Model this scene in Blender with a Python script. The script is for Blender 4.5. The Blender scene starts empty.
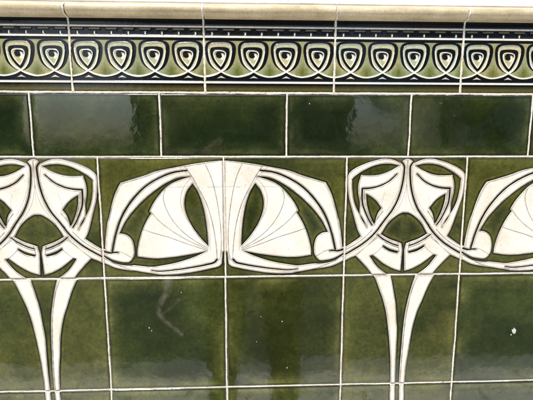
import bpy, bmesh, math, random
import numpy as np
from mathutils import Vector, Matrix
from math import radians as R
random.seed(7); rng = np.random.default_rng(7)
scene = bpy.context.scene
COL = scene.collection
T = 0.1545            # tile pitch (152 mm tile and joint)
H0 = 1.24             # height of the joint above the relief course
GAP = 1.0             # half joint, mm

D = {
 'mask_pos': [[[69.06,-7.88,1],[57.78,-3.4],[46.5,-2.47],[35.53,-4.64],[24.41,-8.03],[13.44,-12.82],[5.25,-18.23],[2.16,-22.71],[1.7,-35.54],[3.55,-51.29],[7.26,-64.74],[12.05,-80.8],[16.22,-94.09],[21.48,-104.44,1],[39.09,-97.64],[52.22,-82.81],[61.8,-67.98],[67.83,-51.6],[71.69,-35.84],[73.08,-20.24],[72.92,-11.43]],[[-10.35,-121.9,1],[-1.39,-117.11],[7.57,-111.39],[20.55,-102.12],[27.66,-95.33],[35.23,-87.29],[47.28,-74.78],[60.72,-67.36],[67.83,-51.6],[71.69,-35.84],[72.61,-20.24],[73.39,-11.74,1],[69.06,-7.88,1],[72.15,-4.02],[76.48,-2.63],[77.87,-2.78,1],[79.26,-74.93,1],[77.71,-71.38,1],[73.54,-71.69],[65.66,-76.01],[55.77,-85.13],[47.12,-99.34,1],[39.4,-105.83],[28.43,-117.27],[13.91,-128.23],[5.87,-131.79],[-5.41,-137.66],[-9.89,-139.67,1]],[[13.75,-127.31,1],[24.57,-138.43],[32.91,-148.01],[38.62,-155.89,1],[62.42,-156.2,1],[52.84,-149.86],[43.11,-141.68],[33.99,-129.78,1],[44.03,-135.03],[52.38,-140.44],[64.27,-146.47],[75.4,-150.17,1],[77.25,-137.81],[76.63,-123.6],[74.16,-111.39,1],[67.21,-109.08],[57.78,-105.52],[46.81,-99.34,1],[28.27,-113.87]]],
 'mask_neg': [[[66.59,-11.28,1],[55.77,-9.12],[44.65,-9.27],[33.53,-11.9],[22.56,-17.0],[11.59,-24.1],[7.26,-28.43,1],[8.19,-42.33],[11.12,-58.09],[17.3,-71.69],[23.64,-81.27],[27.96,-90.69,1],[27.35,-88.84],[22.09,-81.42],[18.23,-72.31],[17.77,-58.09],[15.45,-46.81],[15.14,-35.69],[18.23,-23.02,1],[29.51,-23.64],[42.95,-22.4],[56.08,-17.46]],[[25.96,-47.28,1],[31.67,-50.52],[38.62,-55.93],[46.04,-65.51,1],[41.56,-72.31],[37.7,-86.21,1],[33.84,-79.26],[29.82,-69.53],[26.88,-58.09]],[[33.37,-128.39,1],[37.08,-127.46,1],[44.03,-133.18],[52.38,-139.51],[64.27,-146.0],[76.01,-149.71,1],[79.72,-150.17,1],[80.19,-156.97,1],[62.42,-156.2,1],[52.84,-150.33],[43.11,-142.14]],[[50.37,-114.48,1],[59.48,-119.27],[70.61,-122.83,1],[69.52,-124.99,1],[58.56,-122.06],[50.21,-116.8,1]],[[47.12,-99.34,1],[55.77,-85.13],[65.66,-76.01],[72.77,-72.15],[78.33,-71.38,1],[77.87,-112.01,1],[79.88,-152.18,1],[76.01,-150.17,1],[77.25,-137.81],[76.63,-123.6],[74.62,-111.86,1],[67.21,-109.08],[57.78,-105.52]]],
 'mask_strokes': [[[[64.27,-21.94],[54.54,-30.9],[43.41,-36.62],[32.29,-39.55],[20.7,-40.48]],0.5,1.0],[[[20.7,-40.48],[20.55,-49.13],[21.78,-60.41],[25.65,-70.61],[30.44,-80.8],[35.07,-87.91]],0.9,0.6],[[[68.13,-5.56],[70.92,-8.34],[73.23,-12.21],[73.39,-20.24],[71.69,-35.84],[67.83,-51.6],[60.72,-67.36],[50.99,-80.96],[39.09,-97.64],[25.8,-110.31],[10.2,-120.66],[-5.56,-129.47],[-11.28,-132.1]],0.85,0.85],[[[42.64,-100.73],[48.51,-105.21],[55.62,-109.39],[62.73,-112.78],[69.68,-115.1]],0.6,0.6]],
 'mask_lines': [[[[35.69,-93.47],[27.81,-101.82],[16.69,-110.93],[3.24,-118.66],[-10.35,-124.22]],1],[[[23.48,-43.41],[24.41,-58.09],[29.05,-70.61],[33.84,-80.96],[38.78,-87.29]],0.8],[[[17.92,-26.73],[16.53,-37.85],[17.46,-49.13],[20.55,-62.57],[26.42,-76.32],[29.66,-88.37]],0.5],[[[48.2,-69.83],[42.8,-77.1],[38.16,-84.82]],1.6],[[[60.72,-67.98],[52.53,-79.41],[44.5,-88.06]],0.8],[[[49.44,-45.89],[46.2,-60.41],[48.2,-68.44]],0.3],[[[69.52,-111.86],[70.61,-123.6],[54.23,-117.57]],0.8],[[[44.96,-102.43],[54.54,-111.7],[69.83,-117.73]],0.8],[[[76.94,-8.03],[77.4,-20.24],[76.79,-35.84],[72.61,-56.08],[65.35,-69.68],[54.54,-83.58]],0.45],[[[35.69,-128.39],[43.57,-122.21],[50.37,-115.26]],0.7],[[[68.29,-13.6],[69.99,-24.72],[67.36,-40.32],[60.25,-58.25],[52.22,-71.84]],0.35]],
 'fan_pos': [[[-6.64,-4.48,1],[1.08,-4.48],[17.15,-5.87],[38.93,-8.81],[49.75,-10.82],[82.81,-17.46],[96.72,-22.56],[128.23,-32.14,1],[134.88,-44.34],[139.67,-57.94],[144.61,-76.01],[146.47,-81.27],[148.63,-92.7],[150.64,-106.6],[151.56,-116.34,1],[156.97,-113.56],[161.45,-110.78,1],[161.92,-129.47,1],[152.96,-134.57],[139.36,-141.06],[116.49,-145.23],[93.63,-148.78],[83.89,-150.48],[61.03,-150.17],[38.32,-147.08],[15.76,-142.45],[7.26,-139.98],[4.17,-136.73,1],[3.4,-128.39],[2.47,-120.97],[0.31,-119.58,1],[-8.65,-119.43,1]]],
 'fan_neg': [[[41.1,-24.26,1],[56.39,-25.8],[74.01,-33.84],[95.48,-49.44],[112.63,-66.13],[123.75,-80.34],[129.78,-91.31],[132.1,-95.94,1],[126.69,-96.56],[121.44,-99.03],[116.96,-104.13],[114.64,-113.87],[115.41,-125.45],[121.13,-133.02],[125.45,-133.8],[139.05,-131.48],[149.25,-126.54],[154.96,-122.98,1],[154.5,-125.3,1],[139.2,-134.88],[122.06,-137.97],[116.34,-137.5],[93.47,-139.82],[83.74,-138.59],[61.03,-134.26],[38.47,-126.84],[23.79,-120.05,1],[38.47,-123.14],[61.03,-126.84],[83.74,-129.01],[93.47,-128.85],[111.09,-126.38,1],[111.09,-120.2],[109.54,-110.78],[105.52,-97.03],[99.65,-83.28],[92.85,-71.84],[91.62,-70.76,1],[94.09,-67.83,1],[89.3,-58.71],[83.58,-50.52],[72.46,-38.32],[63.04,-31.98],[52.07,-27.5]],[[39.09,-33.22,1],[45.89,-42.18],[49.75,-55.93],[48.05,-70.76],[40.79,-87.45],[30.44,-102.43],[21.01,-112.94,1],[22.56,-87.29],[26.57,-62.11],[32.75,-43.41]]],
 'fan_strokes': [[[[45.89,-17.0],[60.72,-18.85],[74.93,-23.64],[96.25,-35.69],[114.18,-53.15],[128.08,-74.01],[137.2,-97.8],[142.29,-118.66]],0.8,1.1],[[[135.19,-120.82],[139.98,-120.66],[145.69,-121.13],[152.03,-119.58]],0.5,1.2],[[[10.51,-131.48],[14.06,-135.03],[24.87,-137.97],[38.32,-140.6],[61.03,-143.99],[83.89,-146.0],[93.63,-144.77]],1.1,0.4]],
 'fan_lines': [[[[-5.1,-38.01],[12.51,-37.54],[20.39,-38.01]],0.4],[[[44.03,-37.23],[60.87,-37.85],[67.83,-38.32]],0.4],[[[22.71,-9.58],[17.0,-22.25],[12.51,-37.39],[7.26,-66.28],[4.64,-95.48],[4.79,-118.81],[6.8,-131.79]],0.9],[[[48.51,-11.43],[40.17,-23.64],[32.6,-37.39],[22.4,-58.09],[15.3,-82.81],[10.97,-112.48],[10.04,-130.86]],1],[[[54.23,-13.75],[45.42,-21.94],[33.22,-38.47],[25.49,-55.16],[20.39,-79.72],[18.85,-94.09],[18.23,-119.27]],0.45],[[[73.23,-41.41],[75.86,-51.14],[69.83,-71.38],[56.39,-90.85],[38.47,-106.14],[21.48,-116.18]],0.8],[[[93.01,-67.05],[83.28,-79.1],[69.83,-90.85],[47.43,-105.37],[21.32,-118.04]],0.8],[[[105.83,-90.23],[90.23,-95.64],[69.99,-101.82],[47.43,-110.47],[21.32,-119.43]],0.8],[[[40.94,-26.73],[49.75,-37.7],[54.23,-51.14],[51.91,-69.06],[40.79,-87.91],[21.48,-112.48]],0.5],[[[115.26,-129.93],[121.9,-125.45],[130.24,-120.82],[138.9,-119.43]],0.7],[[[100.58,-148.63],[123.29,-142.45],[146.0,-132.25],[161.76,-122.52]],0.9],[[[46.5,-11.43],[60.72,-13.29],[82.81,-19.47],[92.24,-23.48],[114.48,-30.59],[125.61,-34.14],[137.35,-57.94],[143.53,-78.33],[147.55,-101.97],[148.78,-116.96]],0.5],[[[1.54,-4.94],[21.48,-8.03],[49.75,-12.82]],0.5]],
 'stemA_pos': [[[36.62,2.01,1],[40.32,-2.01],[47.9,-20.24],[53.3,-34.76],[57.94,-51.91],[62.11,-76.79],[65.2,-101.82],[67.36,-127.31],[68.29,-152.96],[68.29,-160.83,1],[75.4,-160.99,1],[74.31,-127.31],[74.31,-101.97],[74.31,-76.94],[72.46,-59.48],[70.61,-39.86],[66.74,-20.39],[61.8,1.24,1]],[[95.64,1.39,1],[93.16,-6.33],[90.54,-15.91],[86.83,-32.75],[83.74,-52.38],[81.89,-77.1],[81.11,-102.12],[80.34,-127.46],[80.34,-153.26],[80.34,-160.99,1],[87.6,-161.3,1],[88.84,-127.62],[91.62,-102.28],[94.25,-77.25],[99.65,-52.53],[105.83,-35.53],[112.94,-16.22],[121.44,1.08,1]]],
 'stemB_pos': [[[67.83,4.17,1],[68.13,-11.43],[68.6,-27.19],[69.06,-56.39],[69.52,-88.68],[69.52,-121.44],[72.15,-183.08,1],[81.27,-183.55,1],[78.95,-121.75],[78.49,-88.84],[77.25,-56.55],[75.86,-27.35],[74.93,4.02,1]],[[80.34,3.86,1],[80.96,-11.74],[81.58,-27.5],[82.19,-56.7],[83.43,-88.99],[84.98,-121.9],[87.91,-183.7,1],[98.26,-184.16,1],[94.55,-122.21],[92.39,-89.3],[90.38,-56.86],[88.68,-27.66],[87.14,3.71,1]]],
 'stem_lines': [[[[98.11,-2.78],[93.01,-15.91],[89.15,-32.91],[86.06,-52.38],[84.05,-77.1],[82.97,-102.12],[82.35,-127.62],[82.04,-153.26]],0.9],[[[42.64,-2.16],[57.47,-39.71],[65.2,-76.79]],0.35]],
}


# ------------------------------------------------------------------ tagging
def tag(o, label=None, cat=None, group=None, kind=None):
    if label: o['label'] = label
    if cat: o['category'] = cat
    if group: o['group'] = group
    if kind: o['kind'] = kind
    return o
def empty(name, loc, **kw):
    o = bpy.data.objects.new(name, None); o.empty_display_size = .02
    COL.objects.link(o); o.location = loc
    return tag(o, **kw)
def link(name, me, mat, parent=None, loc=(0, 0, 0)):
    o = bpy.data.objects.new(name, me); COL.objects.link(o)
    if mat is not None and not len(me.materials): me.materials.append(mat)
    o.location = loc
    if parent is not None: o.parent = parent
    return o
def mesh(name, verts, faces, smooth=True, attrs=None, colors=None):
    me = bpy.data.meshes.new(name)
    me.from_pydata([tuple(v) for v in verts], [], [tuple(f) for f in faces])
    me.update()
    if smooth: me.polygons.foreach_set('use_smooth', [True] * len(me.polygons))
    for k, v in (attrs or {}).items():
        a = me.attributes.new(k, 'FLOAT', 'POINT'); a.data.foreach_set('value', np.asarray(v, dtype=np.float32))
    if colors is not None:
        a = me.attributes.new('glaze', 'FLOAT_COLOR', 'POINT')
        c = np.ones((len(verts), 4), dtype=np.float32); c[:, :3] = colors
        a.data.foreach_set('color', c.ravel())
    return me

# ------------------------------------------------------------------ materials
def newmat(name):
    m = bpy.data.materials.new(name); m.use_nodes = True
    nt = m.node_tree; return m, nt, nt.nodes, nt.links, nt.nodes['Principled BSDF']
def N(nt, typ, **kw):
    n = nt.nodes.new(typ)
    for k, v in kw.items():
        if k in n.inputs: n.inputs[k].default_value = v
        else: setattr(n, k, v)
    return n
def ramp(nt, fac, stops, interp='LINEAR'):
    r = nt.nodes.new('ShaderNodeValToRGB'); r.color_ramp.interpolation = interp
    e = r.color_ramp.elements
    while len(e) < len(stops): e.new(.5)
    for i, (p, c) in enumerate(stops):
        e[i].position = p; e[i].color = (*c, 1) if len(c) == 3 else c
    nt.links.new(fac, r.inputs[0]); return r
def mix(nt, fac, a, b, mode='MIX'):
    m = nt.nodes.new('ShaderNodeMix'); m.data_type = 'RGBA'; m.blend_type = mode
    for s, v in ((0, fac), (6, a), (7, b)):
        if hasattr(v, 'is_linked'): nt.links.new(v, m.inputs[s])
        else: m.inputs[s].default_value = v if s == 0 else (*v, 1)
    return m.outputs[2]
def math_(nt, op, a, b=None, c=None, clamp=False):
    m = nt.nodes.new('ShaderNodeMath'); m.operation = op; m.use_clamp = clamp
    for i, v in enumerate((a, b, c)):
        if v is None: continue
        if hasattr(v, 'is_linked'): nt.links.new(v, m.inputs[i])
        else: m.inputs[i].default_value = v
    return m.outputs[0]
def vec_rand(nt, scale=(1, 1, 1), amount=7.0):
    """object coordinates shifted by a random amount for every object"""
    tc = nt.nodes.new('ShaderNodeTexCoord'); oi = nt.nodes.new('ShaderNodeObjectInfo')
    sc = nt.nodes.new('ShaderNodeVectorMath'); sc.operation = 'MULTIPLY'; sc.inputs[1].default_value = scale
    nt.links.new(tc.outputs['Object'], sc.inputs[0])
    cb = nt.nodes.new('ShaderNodeCombineXYZ')
    r1 = math_(nt, 'MULTIPLY', oi.outputs['Random'], amount)
    r2 = math_(nt, 'MULTIPLY', oi.outputs['Random'], amount * 2.37)
    nt.links.new(r1, cb.inputs[0]); nt.links.new(r2, cb.inputs[1]); nt.links.new(r2, cb.inputs[2])
    ad = nt.nodes.new('ShaderNodeVectorMath'); ad.operation = 'ADD'
    nt.links.new(sc.outputs[0], ad.inputs[0]); nt.links.new(cb.outputs[0], ad.inputs[1])
    return ad.outputs[0], oi.outputs['Random'], tc.outputs['Object']
def noise(nt, vec, scale, detail=3, rough=.55, dist=0):
    n = nt.nodes.new('ShaderNodeTexNoise'); n.inputs['Scale'].default_value = scale
    n.inputs['Detail'].default_value = detail; n.inputs['Roughness'].default_value = rough
    n.inputs['Distortion'].default_value = dist
    nt.links.new(vec, n.inputs['Vector']); return n.outputs['Fac']
def bump(nt, height, strength, dist, normal=None):
    b = nt.nodes.new('ShaderNodeBump'); b.inputs['Strength'].default_value = strength
    b.inputs['Distance'].default_value = dist; nt.links.new(height, b.inputs['Height'])
    if normal is not None: nt.links.new(normal, b.inputs['Normal'])
    return b.outputs[0]
def attr(nt, name):
    a = nt.nodes.new('ShaderNodeAttribute'); a.attribute_name = name; return a

def green_glaze(name, stops, olives, thin_gain):
    m, nt, nodes, links, bs = newmat(name)
    v, rnd, obj = vec_rand(nt)
    broad = noise(nt, v, 9, 3, .5, .6)
    base = ramp(nt, broad, stops).outputs[0]
    # every firing comes out a little different: yellower or deeper green
    hue = ramp(nt, rnd, [(0, (.82, 1.0, .9)), (.35, (1.25, 1.08, .8)), (.65, (.8, .95, 1.2)), (1, (1.2, 1.15, .85))]).outputs[0]
    base = mix(nt, 1.0, base, hue, 'MULTIPLY')
    # glaze drawn thin a few millimetres in from the edges: pale olive
    ed = attr(nt, 'edge').outputs['Fac']
    thin = ramp(nt, math_(nt, 'DIVIDE', ed, 24), [(0, (0, 0, 0)), (.07, (.1, .1, .1)), (.17, (1, 1, 1)), (.42, (.35, .35, .35)), (.9, (0, 0, 0))]).outputs[0]
    gate = ramp(nt, noise(nt, v, 16, 3, .6, .4), [(.36, (0, 0, 0)), (.62, (1, 1, 1))]).outputs[0]
    f = math_(nt, 'MULTIPLY', thin, gate)
    f = math_(nt, 'MULTIPLY', f, thin_gain)
    olive = mix(nt, noise(nt, v, 30, 2), *olives)
    c = mix(nt, f, base, olive)
    # thick pool of glaze against raised lines and in the extreme edge
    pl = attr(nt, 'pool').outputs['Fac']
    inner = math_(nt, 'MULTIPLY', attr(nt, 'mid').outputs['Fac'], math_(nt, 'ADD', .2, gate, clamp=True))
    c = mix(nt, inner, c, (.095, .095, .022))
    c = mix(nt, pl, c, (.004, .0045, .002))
    lip = ramp(nt, math_(nt, 'DIVIDE', ed, 24), [(0, (1, 1, 1)), (.035, (.85, .85, .85)), (.085, (0, 0, 0))]).outputs[0]
    c = mix(nt, math_(nt, 'MULTIPLY', lip, .8), c, (.012, .009, .003))
    # fine mottling and pin-holes
    fine = ramp(nt, noise(nt, v, 240, 4, .7), [(.3, (.72, .72, .72)), (.7, (1.3, 1.3, 1.3))]).outputs[0]
    c = mix(nt, 1, c, fine, 'MULTIPLY')
    mid = ramp(nt, noise(nt, v, 70, 4, .65, .5), [(.3, (.8, .8, .8)), (.7, (1.22, 1.2, 1.1))]).outputs[0]
    c = mix(nt, 1, c, mid, 'MULTIPLY')
    vo = nt.nodes.new('ShaderNodeTexVoronoi'); vo.inputs['Scale'].default_value = 95; links.new(v, vo.inputs['Vector'])
    pin = ramp(nt, vo.outputs['Distance'], [(.035, (1, 1, 1)), (.075, (0, 0, 0))]).outputs[0]
    pick = math_(nt, 'GREATER_THAN', noise(nt, v, 41, 1), .62)
    pin = math_(nt, 'MULTIPLY', pin, pick)
    c = mix(nt, math_(nt, 'MULTIPLY', pin, .6), c, (.004, .005, .003))
    # crazing, scratched dashes
    sv = nt.nodes.new('ShaderNodeMapping'); sv.inputs['Scale'].default_value = (70, 70, 420); links.new(v, sv.inputs['Vector'])
    scr = ramp(nt, noise(nt, sv.outputs[0], 1, 2, .6), [(.735, (0, 0, 0)), (.775, (1, 1, 1))]).outputs[0]
    c = mix(nt, math_(nt, 'MULTIPLY', scr, .30), c, (.2, .2, .13))
    dv = nt.nodes.new('ShaderNodeMapping'); dv.inputs['Scale'].default_value = (150, 150, 700); links.new(v, dv.inputs['Vector'])
    dsh = ramp(nt, noise(nt, dv.outputs[0], 1, 3, .7), [(.60, (0, 0, 0)), (.66, (1, 1, 1))]).outputs[0]
    lv = nt.nodes.new('ShaderNodeMapping'); lv.inputs['Scale'].default_value = (5, 5, 85); links.new(v, lv.inputs['Vector'])
    dl_ = ramp(nt, noise(nt, lv.outputs[0], 1, 1, .5), [(.60, (0, 0, 0)), (.66, (1, 1, 1))]).outputs[0]
    c = mix(nt, math_(nt, 'MULTIPLY', math_(nt, 'MULTIPLY', dsh, dl_), .8), c, (.004, .004, .002))
    links.new(c, bs.inputs['Base Color'])
    film = ramp(nt, noise(nt, v, 22, 4, .6), [(.35, (.02, .02, .02)), (.7, (.09, .09, .09))]).outputs[0]
    links.new(film, bs.inputs['Roughness'])
    bs.inputs['IOR'].default_value = 1.66
    h1 = noise(nt, v, 26, 2, .5); h2 = noise(nt, v, 160, 3, .6)
    n1 = bump(nt, h1, .5, .0006); n2 = bump(nt, h2, .25, .00015, n1)
    n3 = bump(nt, pin, -.5, .0004, n2)
    links.new(n3, bs.inputs['Normal'])
    return m

def cream_glaze():
    m, nt, nodes, links, bs = newmat('cream_glaze')
    v, rnd, obj = vec_rand(nt)
    base = ramp(nt, noise(nt, v, 28, 4, .6), [(.3, (.72, .65, .52)), (.55, (.80, .75, .65)), (.75, (.84, .80, .72))]).outputs[0]
    fine = ramp(nt, noise(nt, v, 420, 3, .7), [(.32, (.93, .92, .89)), (.6, (1.02, 1.02, 1.02))]).outputs[0]
    c = mix(nt, 1, base, fine, 'MULTIPLY')
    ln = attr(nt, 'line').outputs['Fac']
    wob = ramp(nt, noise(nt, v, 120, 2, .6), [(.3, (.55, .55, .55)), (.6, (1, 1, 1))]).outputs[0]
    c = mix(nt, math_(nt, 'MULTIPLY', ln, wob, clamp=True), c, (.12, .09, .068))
    vo = nt.nodes.new('ShaderNodeTexVoronoi'); vo.inputs['Scale'].default_value = 150; links.new(v, vo.inputs['Vector'])
    pin = ramp(nt, vo.outputs['Distance'], [(.05, (1, 1, 1)), (.11, (0, 0, 0))]).outputs[0]
    pick = math_(nt, 'GREATER_THAN', noise(nt, v, 50, 1), .60)
    pin = math_(nt, 'MULTIPLY', pin, pick)
    c = mix(nt, math_(nt, 'MULTIPLY', pin, .8), c, (.2, .15, .1))
    ce = nt.nodes.new('ShaderNodeTexVoronoi'); ce.feature = 'DISTANCE_TO_EDGE'; ce.inputs['Scale'].default_value = 330
    wv = nt.nodes.new('ShaderNodeVectorMath'); wv.operation = 'MULTIPLY_ADD'; wv.inputs[1].default_value = (.004, .004, .004)
    nn = nt.nodes.new('ShaderNodeTexNoise'); nn.inputs['Scale'].default_value = 180; links.new(v, nn.inputs['Vector'])
    links.new(nn.outputs['Color'], wv.inputs[0]); links.new(v, wv.inputs[2]); links.new(wv.outputs[0], ce.inputs['Vector'])
    crz = ramp(nt, ce.outputs['Distance'], [(.0, (1, 1, 1)), (.07, (0, 0, 0))]).outputs[0]
    cg = ramp(nt, noise(nt, v, 34, 3, .6), [(.42, (.08, .08, .08)), (.62, (1, 1, 1))]).outputs[0]
    c = mix(nt, math_(nt, 'MULTIPLY', math_(nt, 'MULTIPLY', crz, cg), .34), c, (.34, .28, .20))
    # green glaze bleeding over the foot of the raised line
    ft = attr(nt, 'foot').outputs['Fac']
    c = mix(nt, ft, c, (.035, .035, .018))
    links.new(c, bs.inputs['Base Color'])
    bs.inputs['Roughness'].default_value = .12; bs.inputs['IOR'].default_value = 1.52
    n1 = bump(nt, noise(nt, v, 60, 3, .5), .4, .0006); n2 = bump(nt, noise(nt, v, 500, 2), .3, .0001, n1)
    links.new(n2, bs.inputs['Normal'])
    return m

def frieze_glaze():
    m, nt, nodes, links, bs = newmat('frieze_glaze')
    v, rnd, obj = vec_rand(nt)
    g = attr(nt, 'glaze').outputs['Color']
    fine = ramp(nt, noise(nt, v, 300, 3, .7), [(.3, (.78, .78, .76)), (.65, (1.12, 1.12, 1.12))]).outputs[0]
    c = mix(nt, 1, g, fine, 'MULTIPLY')
    br = ramp(nt, noise(nt, v, 30, 3, .6), [(.3, (1.12, 1.0, .85)), (.6, (.9, .98, 1.0))]).outputs[0]
    c = mix(nt, 1, c, br, 'MULTIPLY')
    links.new(c, bs.inputs['Base Color'])
    bs.inputs['Roughness'].default_value = .16; bs.inputs['IOR'].default_value = 1.42
    links.new(bump(nt, noise(nt, v, 90, 3, .5), .4, .0006), bs.inputs['Normal'])
    return m

def buff_glaze():
    m, nt, nodes, links, bs = newmat('buff_glaze')
    v, rnd, obj = vec_rand(nt)
    st = nt.nodes.new('ShaderNodeMapping'); st.inputs['Scale'].default_value = (16, 120, 160); links.new(v, st.inputs['Vector'])
    c = ramp(nt, noise(nt, st.outputs[0], 1, 4, .65, .3), [(.25, (.44, .35, .20)), (.5, (.54, .45, .28)), (.75, (.63, .55, .39))]).outputs[0]
    bl = ramp(nt, noise(nt, v, 35, 4, .6), [(.35, (.85, .82, .78)), (.65, (1.12, 1.12, 1.12))]).outputs[0]
    c = mix(nt, 1, c, bl, 'MULTIPLY')
    fine = ramp(nt, noise(nt, v, 500, 3, .7), [(.3, (.82, .82, .8)), (.65, (1.08, 1.08, 1.08))]).outputs[0]
    c = mix(nt, 1, c, fine, 'MULTIPLY')
    links.new(c, bs.inputs['Base Color']); bs.inputs['Roughness'].default_value = .2
    links.new(bump(nt, noise(nt, v, 120, 3, .6), .5, .0004), bs.inputs['Normal'])
    return m

def grout_mat():
    m, nt, nodes, links, bs = newmat('grout')
    tc = nt.nodes.new('ShaderNodeTexCoord'); v = tc.outputs['Object']
    c = ramp(nt, noise(nt, v, 38, 5, .65), [(.22, (.42, .35, .24)), (.42, (.68, .61, .47)), (.65, (.80, .75, .64))]).outputs[0]
    f = ramp(nt, noise(nt, v, 700, 3, .7), [(.3, (.72, .70, .66)), (.6, (1.05, 1.05, 1.05))]).outputs[0]
    c = mix(nt, 1, c, f, 'MULTIPLY')
    d = ramp(nt, noise(nt, v, 160, 3, .6), [(.64, (0, 0, 0)), (.72, (1, 1, 1))]).outputs[0]
    c = mix(nt, math_(nt, 'MULTIPLY', d, .7), c, (.12, .10, .07))
    links.new(c, bs.inputs['Base Color']); bs.inputs['Roughness'].default_value = .85
    links.new(bump(nt, noise(nt, v, 600, 4, .6), .8, .0005), bs.inputs['Normal'])
    return m

def plain(name, col, rough=.8, var=.25, scale=6, bmp=0.0, bscale=60):
    m, nt, nodes, links, bs = newmat(name)
    tc = nt.nodes.new('ShaderNodeTexCoord'); v = tc.outputs['Object']
    lo = tuple(x * (1 - var) for x in col); hi = tuple(min(1, x * (1 + var)) for x in col)
    c = ramp(nt, noise(nt, v, scale, 6, .6), [(.3, lo), (.7, hi)]).outputs[0]
    links.new(c, bs.inputs['Base Color']); bs.inputs['Roughness'].default_value = rough
    if bmp: links.new(bump(nt, noise(nt, v, bscale, 5, .6), .6, bmp), bs.inputs['Normal'])
    return m

GREEN = green_glaze('green_glaze', [(.34, (.0125, .020, .0048)), (.5, (.0205, .030, .0074)), (.68, (.042, .054, .014))], ((.07, .078, .018), (.17, .17, .052)), .95)
DEEP = green_glaze('deep_green_glaze', [(.34, (.0065, .0125, .0050)), (.5, (.0105, .0185, .0065)), (.68, (.022, .031, .0095))], ((.045, .060, .018), (.12, .13, .05)), .6)
CREAM = cream_glaze(); FRIEZE = frieze_glaze(); BUFF = buff_glaze(); GROUT = grout_mat()
RENDER = plain('white_render', (.80, .79, .79), .9, .10, 45, .0015, 160)
MORTAR = plain('mortar', (.42, .38, .30), .95, .2, 30, .001, 300)
BISQUE = plain('chipped_biscuit', (.52, .50, .46), .7, .55, 900, .0003, 900)

# ------------------------------------------------------------------ curves and distance fields (millimetres)
def crspline(p, closed=False, step=6):
    p = [np.array(q[:2], float) for q in p]
    if len(p) < 3 and not closed: return p
    n = len(p); out = []
    rngi = range(n if closed else n - 1)
    for i in rngi:
        if closed: a, b, c, d = p[(i - 1) % n], p[i], p[(i + 1) % n], p[(i + 2) % n]
        else:
            b, c = p[i], p[i + 1]
            a = p[i - 1] if i > 0 else 2 * b - c
            d = p[i + 2] if i + 2 < n else 2 * c - b
        # centripetal
        def kt(u, w): return max(np.linalg.norm(w - u), 1e-4) ** .5
        t0 = 0; t1 = kt(a, b); t2 = t1 + kt(b, c); t3 = t2 + kt(c, d)
        for s in range(step):
            t = t1 + (t2 - t1) * s / step
            A1 = (t1 - t) / (t1 - t0) * a + (t - t0) / (t1 - t0) * b
            A2 = (t2 - t) / (t2 - t1) * b + (t - t1) / (t2 - t1) * c
            A3 = (t3 - t) / (t3 - t2) * c + (t - t2) / (t3 - t2) * d
            B1 = (t2 - t) / (t2 - t0) * A1 + (t - t0) / (t2 - t0) * A2
            B2 = (t3 - t) / (t3 - t1) * A2 + (t - t1) / (t3 - t1) * A3
            out.append((t2 - t) / (t2 - t1) * B1 + (t - t1) / (t2 - t1) * B2)
    if not closed: out.append(p[-1])
    return out
def outline(pts):
    cs = [i for i, q in enumerate(pts) if len(q) > 2]
    if not cs: return np.array(crspline(pts, True))
    pts = pts[cs[0]:] + pts[:cs[0]] + [pts[cs[0]]]
    out = []; seg = [pts[0]]
    for q in pts[1:]:
        seg.append(q)
        if len(q) > 2:
            out += crspline(seg)[:-1] if len(seg) > 2 else [np.array(seg[0][:2], float)]
            seg = [q]
    return np.array(out)
FAR = 5.0
def sd_poly(gx, gz, pts):
    P = outline(pts); res = np.full(gx.shape, -FAR)
    lo = P.min(0) - FAR; hi = P.max(0) + FAR
    ix = np.where((gx[0] >= lo[0]) & (gx[0] <= hi[0]))[0]; iz = np.where((gz[:, 0] >= lo[1]) & (gz[:, 0] <= hi[1]))[0]
    if not len(ix) or not len(iz): return res
    sl = (slice(iz[0], iz[-1] + 1), slice(ix[0], ix[-1] + 1))
    X = gx[sl]; Z = gz[sl]; d2 = np.full(X.shape, 1e9); ins = np.zeros(X.shape, bool)
    Q = np.roll(P, -1, 0)
    for (ax, az), (bx, bz) in zip(P, Q):
        ex, ez = bx - ax, bz - az; L = ex * ex + ez * ez
        if L < 1e-12: continue
        t = np.clip(((X - ax) * ex + (Z - az) * ez) / L, 0, 1)
        d2 = np.minimum(d2, (X - ax - t * ex) ** 2 + (Z - az - t * ez) ** 2)
        if az != bz:
            cr = ((az > Z) != (bz > Z)) & (X < (bx - ax) * (Z - az) / (bz - az) + ax)
            ins ^= cr
    d = np.sqrt(d2); res[sl] = np.clip(np.where(ins, d, -d), -FAR, FAR * 4); return res
def sd_stroke(gx, gz, pts, w0=0., w1=0., sub=6):
    P = np.array(crspline(pts, False, sub)); n = len(P) - 1; best = np.full(gx.shape, FAR * 2)
    for i in range(n):
        (ax, az), (bx, bz) = P[i], P[i + 1]
        ex, ez = bx - ax, bz - az; L = ex * ex + ez * ez + 1e-12
        t = np.clip(((gx - ax) * ex + (gz - az) * ez) / L, 0, 1)
        w = w0 + (w1 - w0) * (i + t) / n
        best = np.minimum(best, np.sqrt((gx - ax - t * ex) ** 2 + (gz - az - t * ez) ** 2) - w)
    return best           # negative inside the stroke
def mirror(pts): return [[154.5 - q[0]] + list(q[1:]) for q in pts]

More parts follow.
